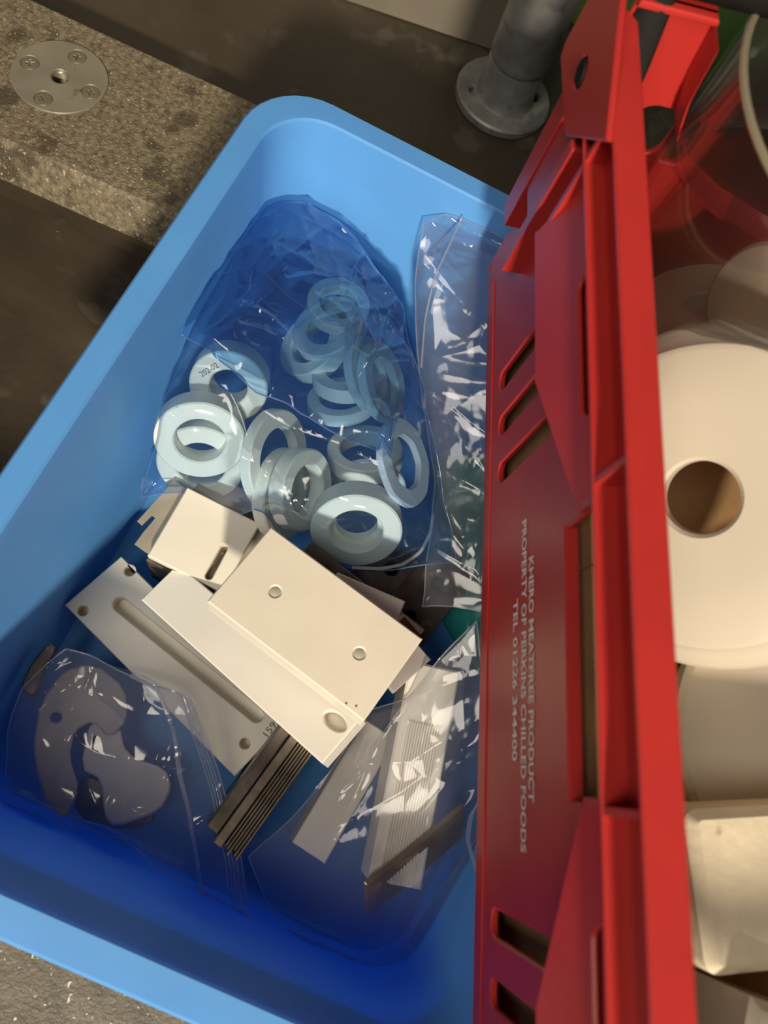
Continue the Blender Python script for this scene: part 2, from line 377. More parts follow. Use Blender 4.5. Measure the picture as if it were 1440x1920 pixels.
# ================================================================== white blocks in the tub
def lin(p, q, k): return (p[0] + (q[0] - p[0]) * k, p[1] + (q[1] - p[1]) * k)
# A: long slotted block lying on the tub floor
A_px = ((108, 1142), (446, 1440), (533, 1367), (240, 1035))
t = thing('slotted_block', P(300, 1250, FLZ), 'long white block with one wide slot and corner holes, numbered 1595', 'block')
A, fA, (lx, ly) = block('block_body', A_px, (-.154,) * 4, 0.014, 'white', t, holes=[
    lambda f: slot2(f.px(226, 1133), f.px(482, 1340), 0.0060, 12),
    lambda f: circle2(*f.px(155, 1145), 0.0042, 20), lambda f: circle2(*f.px(243, 1070), 0.0042, 20), lambda f: circle2(*f.px(460, 1394), 0.0042, 20)])
plate('block_base', Frame(fA.w(0, 0, -0.014), fA.ex, fA.ey), [(-lx / 2, -ly / 2), (lx / 2, -ly / 2), (lx / 2, ly / 2), (-lx / 2, ly / 2)], [], 0.022, 0, 'white', t)
n0 = Vector(fA.px(499, 1380)); n1 = Vector(fA.px(523, 1349)); nd = (n1 - n0); ang = nd.normalized()
nf = Frame(fA.w(n0.x, n0.y), fA.ex * ang.x + fA.ey * ang.y, fA.ey * ang.x - fA.ex * ang.y)
words('stamped_number', '1595', nf, 0, nd.length, -0.0015, 0.0052, 'ink', t)
# steel packing under the middle of the pile
packs = []
for k, (px, py, zt, w, l, h, a, lab) in enumerate((
        (385, 1010, -.131, .075, .06, .065, -4, 'dark steel block under the small slotted plate'),
        (650, 1150, -.0885, .055, .11, .108, -12, 'dark steel block under the cream block with two plugs'),
        (795, 1125, -.135, .045, .09, .059, 74, 'oily steel block beside the teal bag'),
        (715, 1095, -.145, .05, .075, .049, 80, 'rusty steel block poking out behind the thin white plate'),)):
    c = P(px, py, zt); f = Frame(c, (math.cos(math.radians(a)), math.sin(math.radians(a)), 0), (-math.sin(math.radians(a)), math.cos(math.radians(a)), 0))
    o = plate('steel_block', f, [(-l / 2, -w / 2), (l / 2 - .006, -w / 2), (l / 2, -w / 2 + .006), (l / 2, w / 2), (-l / 2, w / 2)], [circle2(l * .22, 0, .006, 16), circle2(-l * .22, 0, .006, 16)], h, 0.0012, 'dsteel')
    tag(o, lab, 'steel block', 'steel blocks in the tub'); packs.append(o)
# C: small plate with slot and steel bracket under it
t = thing('bracket_plate', P(390, 1010, -.14), 'small white plate with a short slot screwed over a notched steel bracket', 'block')
Cb, fC, _ = block('plate_body', ((278, 1040), (404, 1107), (500, 986), (350, 915)), (-.115, -.115, -.112, -.112), 0.012, 'cream', t, holes=[
    lambda f: slot2(f.px(420, 1027), f.px(392, 1079), 0.0030, 8)])
fB = Frame(fC.w(0, 0, -0.0124), fC.ex, fC.ey)
ol = [fB.px(*q) for q in ((252, 1020), (276, 1037), (420, 1100), (500, 1000), (352, 917), (326, 900), (257, 977), (266, 985), (285, 966), (291, 971), (270, 996))]
plate('notched_bracket', fB, ol, [], 0.0025, 0.0003, 'bright', t)
f = Frame(fC.w(*fC.px(419, 1031), -0.0085), fC.ex, fC.ey)
lathe('slot_screw', f, [(0.0001, 0.001), (0.0022, 0.0005), (0.0024, -0.004)], 'dsteel', t, n=16, closed=False)
plate('slot_bottom', Frame(fC.w(0, 0, -0.010), fC.ex, fC.ey), slot2(fC.px(420, 1027), fC.px(392, 1079), 0.0036, 8), [], 0.0015, 0, 'steel', t)
# steel strips standing on edge
strip_dir = (P(452, 1628, -.085) - P(598, 1420, -.085)).normalized()
side = Vector((-strip_dir.y, strip_dir.x, 0))
s0 = P(596, 1400, -.092)
strips = []
def strip(off, w, l, dz, mat, lab, cat, name, start=0.0):
    f = Frame(s0 + side * off + strip_dir * start + Vector((0, 0, dz)), strip_dir, side)
    h = f.o.z - (T + FLZ)
    o = plate(name, f, [(0, -w / 2), (l, -w / 2), (l, w / 2), (0, w / 2)], [], h, min(0.0006, w * .2), mat)
    tag(o, lab, cat, 'steel strips on edge beside the slotted block'); strips.append(o)
sgn = 1.0 if (P(480, 1500, -.09) - s0).dot(side) > 0 else -1.0
for k in range(6):
    strip(sgn * (0.001 + 0.0022 * k), 0.0015, 0.090 - 0.002 * (k % 3), -0.0008 * (k % 3), 'steel', 'thin steel strip standing on edge among its like', 'steel strip', 'steel_strip', 0.001 * (k % 2))
strip(sgn * 0.0170, 0.0065, 0.090, 0.0, 'steel', 'medium thick steel bar on edge beside the thin strips', 'steel bar', 'steel_bar')
strip(sgn * 0.0255, 0.0090, 0.085, -0.004, 'dsteel', 'thick dark steel bar between the strips and the numbered block', 'steel bar', 'steel_bar', 0.0)
# B: long bar lying across the slotted block and the strips
t = thing('bar_block', P(460, 1260, -.12), 'long plain white bar with a round pocket, lying across the slotted block', 'block')
B_px = ((264, 1124), (604, 1432), (678, 1346), (352, 1072), (322, 1068))
def pocket(f):
    x, y = f.px(628, 1352); return [(x + 0.0093 * math.cos(a), y + 0.0055 * math.sin(a)) for a in [i * math.pi / 12 for i in range(24)]]
Bb, fBb, _ = block('bar_body', ((264, 1124), (604, 1432), (678, 1346), (322, 1068)), (-.124, -.067, -.063, -.120), 0.010, 'white', t, holes=[pocket], bev=0.0010,
    outline=lambda f: [f.px(*q) for q in B_px])
plate('bar_base', Frame(fBb.w(0, 0, -.010), fBb.ex, fBb.ey), [fBb.px(*q) for q in B_px], [], 0.014, 0, 'white', t)
# E: thin plate, F: small grey plate under D
E_, fE, _ = block('thin_plate', ((600, 1140), (737, 1178), (760, 1137), (640, 1066)), (-.082, -.082, -.080, -.080), 0.005, 'white')
tag(E_, 'thin white plate sticking out behind the cream block with two plugs', 'plate')
F_, fF, _ = block('corner_plate', ((690, 1240), (735, 1298), (812, 1238), (760, 1180)), (-.080,) * 4, 0.006, 'greyp', bev=0.001)
tag(F_, 'small grey plate half hidden under the cream block with two plugs', 'plate')
# D: cream block with two plugs, on top of the pile
t = thing('plugged_block', P(590, 1170, -.09), 'cream white block with two grey plugs on top of the pile', 'block')
Db, fD, _ = block('block_body', ((390, 1130), (681, 1350), (794, 1200), (506, 985)), (-.046, -.032, -.032, -.046), 0.028, 'cream', t, bev=0.0010, holes=[
    lambda f: circle2(*f.px(516, 1109), 0.0040, 20), lambda f: circle2(*f.px(674, 1225), 0.0040, 20)])
for q in ((516, 1109), (674, 1225)):
    lathe('plug', Frame(fD.w(*fD.px(*q), -0.0006), fD.ex, fD.ey), [(0.0001, 0.0), (0.0030, 0.0), (0.0039, -0.0006), (0.0039, -0.02)], 'plug', t, n=20, closed=False)
for q in ((649, 1319), (668, 1324)):  # two small dark discs laid on the top face
    plate('dark_dot', Frame(fD.w(*fD.px(*q), 0.0003), fD.ex, fD.ey), circle2(0, 0, 0.0008, 8), [], 0.0005, 0, 'ink', t)

# ------------------------------------------------------------------ blocks in the lower clear bag
H1, fH, _ = block('wrapped_block', ((543, 1578), (610, 1618), (742, 1388), (690, 1350)), (-.128,) * 4, 0.030, 'white')
tag(H1, 'plain white block inside the clear bag beside the ribbed bar', 'block')
t = thing('ribbed_bar', P(775, 1440, FLZ), 'white plastic bar with a comb of fine grooves inside the clear bag', 'ribbed bar')
Rb, fR, (rx, ry) = block('bar_body', ((655, 1640), (757, 1668), (894, 1262), (802, 1250)), (-.098, -.098, -.082, -.082), 0.034, 'white', t, bev=0.0016)
q0 = Vector(fR.px(655, 1640)); q1 = Vector(fR.px(757, 1668)); 
V = []; F = []
long_y = ry > rx
L_, W_ = (ry, rx) if long_y else (rx, ry)
for k in range(13):
    c = -W_ * .30 + W_ * .60 * k / 12; a = W_ * .014; y0, y1 = -L_ * .49, L_ * .22
    b0 = len(V)
    for z in (0.0, 0.0017):
        for (x, y) in ((c - a, y0), (c + a, y0), (c + a, y1), (c - a, y1)):
            V.append(fR.w(x, y, z) if long_y else fR.w(y, x, z))
    F += [[b0 + i for i in f] for f in ((4, 5, 6, 7), (0, 1, 5, 4), (1, 2, 6, 5), (2, 3, 7, 6), (3, 0, 4, 7))]
rb = mesh_obj('rib_comb', V, F, 'white', t, smooth=False); rb['kind'] = 'stuff'
f0, fr_, _ = block('brown_strip', ((687, 1716), (876, 1560), (880, 1500), (687, 1660)), (-.112, -.112, -.084, -.084), 0.004, 'brown', bev=0.0005,
    outline=lambda f: [f.px(*q) for q in ((687, 1717), (712, 1703), (716, 1695), (740, 1683), (868, 1570), (870, 1513), (735, 1626), (687, 1660))])
tag(f0, 'dark brown flat strip on edge inside the clear bag beside the ribbed bar', 'strip')

# ------------------------------------------------------------------ grey parts in the lower left clear bag
greys = []
def pxplate(name, z, pts, th, mat, lab, cat, holes=(), dz=(0, 0)):
    c = P(pts[0][0], pts[0][1], z); n = Vector((dz[0], dz[1], 1)).normalized()
    x = Vector((0, 1, 0)).cross(n).normalized(); f = Frame(c, x, n.cross(x))
    pts = [q for a, b in zip(pts, pts[1:] + pts[:1]) for q in (lin(a, b, .2), lin(a, b, .8))]
    o = plate(name, f, [f.px(*q) for q in pts], [circle2(*f.px(hx, hy), r, 16) for hx, hy, r in holes], th, 0.0012, mat)
    tag(o, lab, cat, 'grey parts in the zip bag'); greys.append(o)
pxplate('grey_bracket', -.150, [(62, 1400), (75, 1320), (120, 1255), (180, 1245), (235, 1290), (240, 1350), (205, 1385), (175, 1350), (140, 1370), (130, 1420), (150, 1480), (120, 1540), (85, 1500), (70, 1450)], .012, 'greyp', 'curved dark grey bracket in the zip bag by the tub wall', 'bracket', [(105, 1345, .004)], (.15, .1))
pxplate('grey_plate', -.160, [(150, 1440), (170, 1345), (225, 1362), (232, 1400), (250, 1420), (310, 1440), (322, 1475), (300, 1520), (215, 1550), (195, 1530), (190, 1460)], .006, 'paleg', 'pale grey angular plate in the middle of the zip bag', 'plate', [(180, 1385, .003)], (-.1, .2))
pxplate('grey_plate', -.172, [(135, 1530), (150, 1450), (240, 1480), (300, 1535), (240, 1560)], .006, 'dsteel', 'dark steel plate lying at the bottom of the zip bag', 'plate')
pxplate('grey_bracket', -.135, [(36, 1290), (60, 1240), (93, 1203), (104, 1215), (78, 1260), (64, 1310)], .01, 'dsteel', 'small dark hook between the zip bag and the tub wall', 'bracket')
# ================================================================== rings in the blue bag
rings = []
def view_frame(px, py, zp, ang, phi):
    c = P(px, py, zp); tc = (CAM_LOC - c).normalized()
    right = RM @ Vector((1, 0, 0)); right = (right - tc * right.dot(tc)).normalized(); up = tc.cross(right)
    e = right * math.cos(math.radians(phi)) + up * math.sin(math.radians(phi))
    n = tc * math.cos(math.radians(ang)) + e * math.sin(math.radians(ang))
    x = n.cross(Vector((0.3, 0.8, 0.5))).normalized()
    return Frame(c, x, n.cross(x))
def ring(px, py, zp, R, r, h, ang, phi, lab, mat='ring', lobes=None, step=False):
    f = view_frame(px, py, zp, ang, phi)
    if f.ez.dot(CAM_LOC - f.o) < 0: f = Frame(f.o, f.ey, f.ex)
    b = 0.0012
    pr = [(r, -b), (r + b, 0), (R - b, 0), (R, -b), (R, -h + b), (R - b, -h), (r + b, -h), (r, -h + b)]
    if step: pr = [(r, -b), (r + b, 0), (R - b, 0), (R, -b), (R, -h + b), (R - b, -h), (r - .003, -h), (r - .004, -h + b), (r - .004, -h * .55), (r, -h * .5)]
    o = lathe('spacer_ring', f, pr, mat, n=56 if not lobes else 8 * 7, lobes=lobes)
    tag(o, lab, 'ring', 'white spacer rings in the blue bag'); rings.append(o); return o, f
r1, fr1 = ring(428, 727, -.070, .0300, .0145, .022, 28, 250, 'thick white spacer ring marked 202-02 under the bag fold')
r1['label'] = 'thick white spacer ring with a faint number beside the bag fold'
ring(375, 828, -.084, .0345, .0195, .018, 34, 262, 'large thick spacer ring against the left tub wall')
ring(376, 872, -.116, .0350, .0200, .014, 34, 255, 'spacer ring under the large thick ring by the tub wall')
ring(525, 862, -.096, .0400, .0255, .010, 56, 352, 'large thin spacer ring standing on edge in mid bag')
ring(545, 928, -.108, .0370, .0220, .012, 58, 350, 'spacer ring leaning behind the thick standing ring')
ring(578, 920, -.090, .0330, .0205, .014, 55, 350, 'thick spacer ring standing beside the bag seam')
ring(668, 998, -.083, .0355, .0205, .020, 40, 268, 'thick stepped spacer ring at the lower bag edge', step=True)
ring(685, 838, -.112, .0320, .0215, .016, 52, 88, 'spacer ring lying face down behind the stepped ring')
ring(763, 866, -.070, .0365, .0215, .006, 60, 12, 'thin milky octagonal ring near the bag edge', 'clearring', 8)
ring(700, 702, -.078, .0325, .0200, .008, 60, 15, 'narrow spacer ring tilted in a pair with its twin')
ring(724, 716, -.072, .0330, .0200, .008, 62, 12, 'outer ring of the tilted pair at the right of the bag')
ring(636, 566, -.086, .0270, .0165, .012, 40, 75, 'topmost spacer ring under the glossy fold')
ring(612, 610, -.098, .0320, .0190, .016, 45, 120, 'second spacer ring in the stack under the fold')
ring(580, 640, -.112, .0330, .0200, .016, 50, 140, 'spacer ring deep in the stack under the fold')
ring(655, 690, -.104, .0330, .0200, .014, 55, 95, 'spacer ring at the foot of the stack')
ring(640, 742, -.118, .0300, .0190, .012, 55, 95, 'lowest spacer ring below the stack')
ring(690, 920, -.138, .0330, .0230, .006, 45, 268, 'thin milky ring beneath the stepped ring', 'clearring')
d0 = fr1.px(376, 703); d1 = fr1.px(408, 684); dv = Vector(d1) - Vector(d0); an = dv.normalized()
words('ring_number', '202-02', Frame(fr1.w(*d0), fr1.ex * an.x + fr1.ey * an.y, fr1.ey * an.x - fr1.ex * an.y), 0, dv.length, -0.002, 0.0046, 'ink', r1)

# ================================================================== plastic film
def catmull(pts, n):
    pts = [np.array(p) for p in pts]; m = len(pts)
    d = [0.0]
    for a, b in zip(pts[:-1], pts[1:]): d.append(d[-1] + float(np.linalg.norm(b - a)))
    out = []
    for i in range(n):
        s = d[-1] * i / (n - 1); k = 0
        while k < m - 2 and d[k + 1] < s: k += 1
        t = (s - d[k]) / max(d[k + 1] - d[k], 1e-9)
        p0 = pts[max(k - 1, 0)]; p1 = pts[k]; p2 = pts[k + 1]; p3 = pts[min(k + 2, m - 1)]
        c = 0.5 * (2 * p1 + (p2 - p0) * t + (2 * p0 - 5 * p1 + 4 * p2 - p3) * t * t + (3 * p1 - p0 - 3 * p2 + p3) * t ** 3)
        l = p1 + (p2 - p1) * t
        out.append(0.35 * c + 0.65 * l)
    return np.array(out)
def coons(top, right, bottom, left, n, m):
    """top TL->TR, right TR->BR, bottom BL->BR, left TL->BL"""
    t = catmull(top, n); b = catmull(bottom, n); l = catmull(left, m); r = catmull(right, m)
    G = np.zeros((m, n, 3))
    for j in range(m):
        v = j / (m - 1)
        for i in range(n):
            u = i / (n - 1)
            G[j, i] = (1 - v) * t[i] + v * b[i] + (1 - u) * l[j] + u * r[j] - ((1 - u) * (1 - v) * t[0] + u * (1 - v) * t[-1] + (1 - u) * v * b[0] + u * v * b[-1])
    return G
def colliders(objs):
    V = []; F = []
    bpy.context.view_layer.update()
    for o in objs:
        for q in ([o] + list(o.children_recursive)):
            if q.type != 'MESH': continue
            b = len(V); mw = q.matrix_world
            V += [mw @ v.co for v in q.data.vertices]; F += [[b + i for i in p.vertices] for p in q.data.polygons]
    return BVHTree.FromPolygons(V, F)
def nvec(v): return Vector((noise.noise(v), noise.noise(v + Vector((31.7, 4.1, 8.3))), noise.noise(v + Vector((-12.9, 57.3, 2.6)))))
def crumple(x, y, seed, size, ang, stretch):
    c, s = math.cos(ang), math.sin(ang); u = (x * c + y * s) / (size * stretch); v = (-x * s + y * c) / size
    wv = nvec(Vector((u * .7, v * .7, seed))) * 0.35
    d = noise.voronoi(Vector((u + wv.x, v + wv.y, seed * 3.7)))[0]
    h = d[1] - d[0]
    return 1.0 - min(1.0, h * 1.6) ** 0.6
def film(name, edges, n, m, bvh, mat, parent, amp=0.003, size=0.03, ang=0.6, stretch=2.2, seed=1.0, relax=160, clear=0.0015, low=None, fixed_edges=True):
    E = [[tuple(P(a, b, z)) for a, b, z in e] for e in edges]
    G = coons(*E, n, m)
    C = np.full((m, n), -9.0)
    if bvh:
        for j in range(m):
            for i in range(n):
                hit = bvh.ray_cast(Vector((G[j, i, 0], G[j, i, 1], T + 0.3)), Vector((0, 0, -1)))
                if hit[0] is not None: C[j, i] = hit[0].z + clear
    # taut sheet: settle a coarse net over the contents first, then refine it
    cn = 36; ii = np.linspace(0, n - 1, cn).round().astype(int); jj = np.linspace(0, m - 1, cn).round().astype(int)
    wi = max(1, n // cn); wj = max(1, m // cn)
    Zb = G[:, :, 2].copy(); cz = Zb[np.ix_(jj, ii)]; cc_ = np.full((cn, cn), -9.0)
    for a in range(cn):
        for b in range(cn):
            cc_[a, b] = C[max(0, jj[a] - wj):jj[a] + wj + 1, max(0, ii[b] - wi):ii[b] + wi + 1].max()
    z = np.maximum(cz, cc_); edge = np.maximum(cz, C[np.ix_(jj, ii)])
    for it in range(700):
        q = z.copy(); q[1:-1, 1:-1] = 0.25 * (z[:-2, 1:-1] + z[2:, 1:-1] + z[1:-1, :-2] + z[1:-1, 2:])
        z = np.maximum(q, cc_); z[0], z[-1], z[:, 0], z[:, -1] = edge[0], edge[-1], edge[:, 0], edge[:, -1]
    R1 = np.array([np.interp(np.arange(n), ii, r) for r in z]); Z = np.array([np.interp(np.arange(m), jj, c) for c in R1.T]).T
    for it in range(10):
        Z[1:-1, 1:-1] = 0.2 * (Z[1:-1, 1:-1] + Z[:-2, 1:-1] + Z[2:, 1:-1] + Z[1:-1, :-2] + Z[1:-1, 2:])
    for j in range(m):
        for i in range(n):
            x, y = G[j, i, 0], G[j, i, 1]
            e = min(i, n - 1 - i, j, m - 1 - j) / 8.0; e = min(1.0, 0.25 + e)
            h = 0.8 * crumple(x, y, seed, size, ang, stretch) + 0.25 * crumple(x, y, seed + 5, size * .45, ang + 1.1, stretch) + 0.9 * noise.noise(Vector((x * 16, y * 16, seed)))
            q = 1.0 - crumple(x, y, seed + 17, size * .9, ang + 0.5, stretch * 1.6)
            h += 0.45 * math.exp(-(q / 0.22) ** 2)
            Z[j, i] += amp * e * h
            k = nvec(Vector((x * 30, y * 30, seed + 9))) * amp * 0.8
            G[j, i, 0] += k.x; G[j, i, 1] += k.y
    if low is not None: Z = np.maximum(Z, low)
    G[:, :, 2] = Z
    ins = np.interp(Z, [0.0065, 0.0085, 0.014, 0.024, T - 0.011, T], [0.058, 0.047, 0.040, 0.0365, 0.0222, 0.0208]) + 0.0016   # stay inside the tub
    G[:, :, 0] = np.clip(G[:, :, 0], ins, TW - ins); G[:, :, 1] = np.clip(G[:, :, 1], -TL + ins, -ins)
    V = [tuple(p) for p in G.reshape(-1, 3)]
    F = [[j * n + i, j * n + i + 1, (j + 1) * n + i + 1, (j + 1) * n + i] for j in range(m - 1) for i in range(n - 1)]
    o = mesh_obj(name, V, F, mat, parent, angle=50, recalc=False)
    if sum(p.normal.z for p in o.data.polygons) < 0: o.data.flip_normals()
    return o, G
def rim_pts(G):
    m, n, _ = G.shape
    return [G[0, i] for i in range(n)] + [G[j, n - 1] for j in range(1, m)] + [G[m - 1, i] for i in range(n - 2, -1, -1)] + [G[j, 0] for j in range(m - 2, 0, -1)]

def clip_in(pts):
    out = []
    for p in pts:
        i = float(np.interp(p[2], [0.0065, 0.0085, 0.014, 0.024, T - 0.011, T], [0.058, 0.047, 0.040, 0.0365, 0.0222, 0.0208])) + 0.003
        out.append((min(max(p[0], i), TW - i), min(max(p[1], -TL + i), -i), p[2]))
    return out
# ---- teal bag under the clear zip bag
tb = colliders([packs[2]])
o, G = film('teal_bag', [[(815, 870, -.14), (870, 850, -.13), (930, 850, -.12)], [(930, 850, -.12), (935, 1000, -.13), (930, 1290, -.14)],
     [(820, 1150, -.17), (860, 1230, -.15), (930, 1290, -.14)], [(815, 870, -.14), (825, 980, -.15), (820, 1150, -.17)]], 40, 60, None, 'teal', None, amp=.006, size=.035, seed=11.0, low=T + FLZ + .001)
md = o.modifiers.new('thickness', 'SOLIDIFY'); md.thickness = 0.0006
tag(o, 'crumpled teal plastic bag beneath the clear zip bag', 'bag')

# ---- blue bag
bag = thing('blue_bag', P(560, 800, FLZ), 'translucent blue plastic bag full of white rings in the tub corner', 'bag')
bv = colliders(rings)
edgesB = [[(415, 470, -.075), (480, 380, -.075), (575, 385, -.08), (660, 440, -.08), (755, 575, -.08)],
          [(755, 575, -.08), (785, 700, -.085), (815, 840, -.09), (838, 950, -.10), (857, 1052, -.105)],
          [(262, 932, -.12), (350, 925, -.12), (470, 968, -.112), (585, 1040, -.112), (670, 1070, -.112), (760, 1062, -.115), (857, 1052, -.105)],
          [(415, 470, -.075), (345, 620, -.085), (310, 760, -.10), (262, 932, -.12)]]
o, GB = film('upper_film', edgesB, 190, 200, bv, 'bluefilm', bag, amp=.0036, size=.05, ang=-.6, stretch=2.4, seed=2.0, relax=120)
o2, GBl = film('lower_film', [[(x, y, max(z - .05, FLZ + .004)) if 0 < k < len(e) - 1 else (x, y, z) for k, (x, y, z) in enumerate(e)] for e in edgesB], 60, 60, None, 'bluefilm', bag, amp=.004, size=.05, seed=3.0, low=T + FLZ + .002)
tube('edge_seam', rim_pts(GB), 0.0006, 'blueedge', bag, n=5, closed=True)
edgesF = [[(415, 470, -.068), (480, 378, -.066), (575, 382, -.07), (660, 440, -.072), (755, 578, -.072)],
          [(755, 578, -.072), (765, 640, -.065), (775, 700, -.06), (745, 800, -.055), (735, 868, -.052)],
          [(343, 622, -.06), (400, 668, -.05), (480, 735, -.046), (600, 790, -.048), (735, 868, -.052)],
          [(415, 470, -.068), (385, 530, -.062), (343, 622, -.06)]]
o3, GF = film('folded_flap', edgesF, 170, 130, bv, 'blueflap', bag, amp=.0068, size=.05, ang=1.0, stretch=1.8, seed=4.0, clear=.005)
tube('flap_edge', [GF[-1, i] for i in range(GF.shape[1])], 0.0006, 'blueedge', bag, n=5)
# loose tail of tape hanging from the bag's lower corner
tl = [P(a, b, z) for a, b, z in ((812, 965, -.088), (806, 1000, -.09), (788, 1035, -.093), (755, 1058, -.097), (715, 1066, -.1), (660, 1064, -.104))]
tube('tail', catmull([tuple(p) for p in tl], 30), 0.0011, 'filmedge', bag, n=6, flat=(.5, 1.3))

# ---- clear zip bag at the right
zb = thing('zip_bag', P(840, 800, FLZ), 'clear zip bag crumpled against the tub wall next to the red crate', 'bag')
edgesI = [[(795, 420, -.03), (875, 388, -.022), (975, 425, -.02)], [(975, 425, -.02), (980, 700, -.05), (960, 900, -.085), (930, 1150, -.10)],
          [(790, 1140, -.115), (850, 1138, -.11), (930, 1150, -.10)], [(795, 420, -.03), (776, 540, -.06), (785, 700, -.085), (815, 900, -.105), (790, 1140, -.115)]]
tbv = colliders([packs[2], packs[3]])
o, GI = film('upper_film', edgesI, 90, 220, tbv, 'film', zb, amp=.0028, size=.045, ang=-.9, stretch=2.6, seed=6.0)
film('lower_film', [[(x, y, z - .012) for x, y, z in e] for e in edgesI], 40, 80, tbv, 'film', zb, amp=.0025, size=.03, seed=7.0)
tube('edge_seam', rim_pts(GI), 0.0005, 'filmedge', zb, n=5, closed=True)
zp = [P(a, b, z) for a, b, z in ((873, 392, -.018), (845, 455, -.028), (815, 520, -.04), (797, 600, -.055), (790, 690, -.066))]
tube('zip_seal', clip_in(catmull([tuple(p) for p in zp], 40)), 0.0010, 'filmedge', zb, n=6)

# ---- lower left zip bag
lb = thing('zip_bag', P(220, 1450, FLZ), 'clear zip bag holding grey brackets at the front of the tub', 'bag')
edgesG = [[(45, 1290, -.13), (120, 1215, -.12), (215, 1250, -.115), (300, 1285, -.105)],
          [(300, 1285, -.105), (360, 1310, -.105), (400, 1420, -.12), (440, 1560, -.14), (470, 1730, -.155)],
          [(5, 1530, -.17), (100, 1545, -.172), (230, 1570, -.172), (330, 1660, -.170), (470, 1730, -.155)],
          [(45, 1290, -.13), (15, 1380, -.15), (5, 1530, -.17)]]
gbv = colliders(greys)
o, GG = film('upper_film', edgesG, 190, 170, gbv, 'film', lb, amp=.0042, size=.045, ang=.9, stretch=2.0, seed=8.0)
film('lower_film', [[(x, y, max(z - .03, FLZ + .003)) for x, y, z in e] for e in edgesG], 50, 50, None, 'film', lb, amp=.004, size=.04, seed=9.0, low=T + FLZ + .002)
tube('edge_seam', rim_pts(GG), 0.0005, 'filmedge', lb, n=5, closed=True)
nn = GG.shape[1]
for k, (c, r, nm) in enumerate(((int(nn * .80), .0017, 'zip_seal'), (int(nn * .925), .0004, 'weld_line'), (int(nn * .94), .0004, 'weld_line'), (int(nn * .955), .0004, 'weld_line'), (int(nn * .97), .0004, 'weld_line'))):
    tube(nm, [GG[j, c] + np.array([0, 0, .0008]) for j in range(0, GG.shape[0])], r, 'filmedge', lb, n=6)

# ---- lower middle bag
hb = thing('clear_bag', P(700, 1550, FLZ), 'clear plastic bag wrapped around the ribbed bar and plain white block', 'bag')
hbv = colliders([H1, bpy.data.objects['ribbed_bar'], f0])
edgesH = [[(690, 1335, -.10), (760, 1310, -.085), (830, 1235, -.06), (893, 1165, -.045)],
          [(893, 1165, -.045), (915, 1350, -.06), (915, 1550, -.09), (893, 1690, -.13)],
          [(468, 1610, -.14), (500, 1700, -.165), (560, 1790, -.17), (650, 1815, -.17), (745, 1838, -.165), (840, 1750, -.15), (893, 1690, -.13)],
          [(690, 1335, -.10), (610, 1460, -.11), (540, 1540, -.125), (468, 1610, -.14)]]
o, GH = film('upper_film', edgesH, 180, 190, hbv, 'film', hb, amp=.0030, size=.045, ang=.9, stretch=2.4, seed=10.0)
film('lower_film', [[(x, y, max(z - .04, FLZ + .003)) for x, y, z in e] for e in edgesH], 50, 50, None, 'film', hb, amp=.004, size=.04, seed=12.0, low=T + FLZ + .002)
tube('edge_seam', rim_pts(GH), 0.0005, 'filmedge', hb, n=5, closed=True)
for k in range(3):
    pts = [P(a, b, z - .004 * k) for a, b, z in ((905, 1480 + 6 * k, -.03), (886 - 3 * k, 1530, -.035), (880 - 3 * k, 1575, -.045), (892, 1625 + 5 * k, -.055))]
    tube('loose_edge', clip_in(catmull([tuple(p) for p in pts], 24)), 0.0004, 'filmedge', hb, n=5)

# ================================================================== red crate
CU = Vector((0.339, -0.941, 0)).normalized(); CV = Vector((-CU.y, CU.x, 0))
C0 = P(898, 1280, 0); C0.z = T + 0.0004
def CP(u, v, z): return C0 + CU * u + CV * v + Vector((0, 0, z))
crate = thing('red_crate', CP(0, 0.2, 0), 'red plastic stacking crate with swing bar, standing across the blue tub', 'crate')
CW = 0.40; HU = 0.318; SILL = 0.132; LB = 0.186; HT = 0.2175; PR = 0.012
def side_frame(v, z=0): return Frame(CP(0, v, 0), CU, Vector((0, 0, 1)))   # x=u, y=z, normal points outward (-v)
sfr = side_frame(0)
flip = -1 if sfr.ez.dot(CV) > 0 else 1
def splate(name, v_out, th, outline, holes, bev, mat='red'):
    """upright plate of the long side: outer face at v_out, thickness going inward"""
    f = Frame(CP(0, v_out, 0), CU, Vector((0, 0, 1)))
    if f.ez.dot(CV) > 0:                    # keep the normal pointing out
        f = Frame(CP(0, v_out + th, 0), CU, Vector((0, 0, 1)))
    return plate(name, f, outline, holes, th, bev, mat, crate)
slots = []
for s in (-1, 1):
    for c in (0.1310, 0.1645, 0.1975):
        slots.append(rrect2(s * c - .0068, .030, s * c + .0068, .118, .0055, 5))
splate('side_panel', 0.0, 0.0045, [(-.306, 0), (.306, 0), (.312, .01), (.312, LB + .004), (.068, LB + .004), (.064, SILL), (-.064, SILL), (-.068, LB + .004), (-.312, LB + .004), (-.312, .01)], slots, 0.0012)
splate('slot_lip', -0.0008, 0.0008, [(-.29, .008), (.29, .008), (.29, .016), (-.29, .016)], [], 0.0003)
def cbox(name, u0, u1, v0, v1, z0, z1, bev=0.0012, mat='red'):
    f = Frame(CP(0, 0, z1), CU, CV)
    if f.ez.z < 0: raise Exception
    return plate(name, f, [(u0, v0), (u1, v0), (u1, v1), (u0, v1)], [], z1 - z0, bev, mat, crate)
cbox('sill', -.066, .066, -.0005, .0075, SILL - .004, SILL + .0005, .0012)
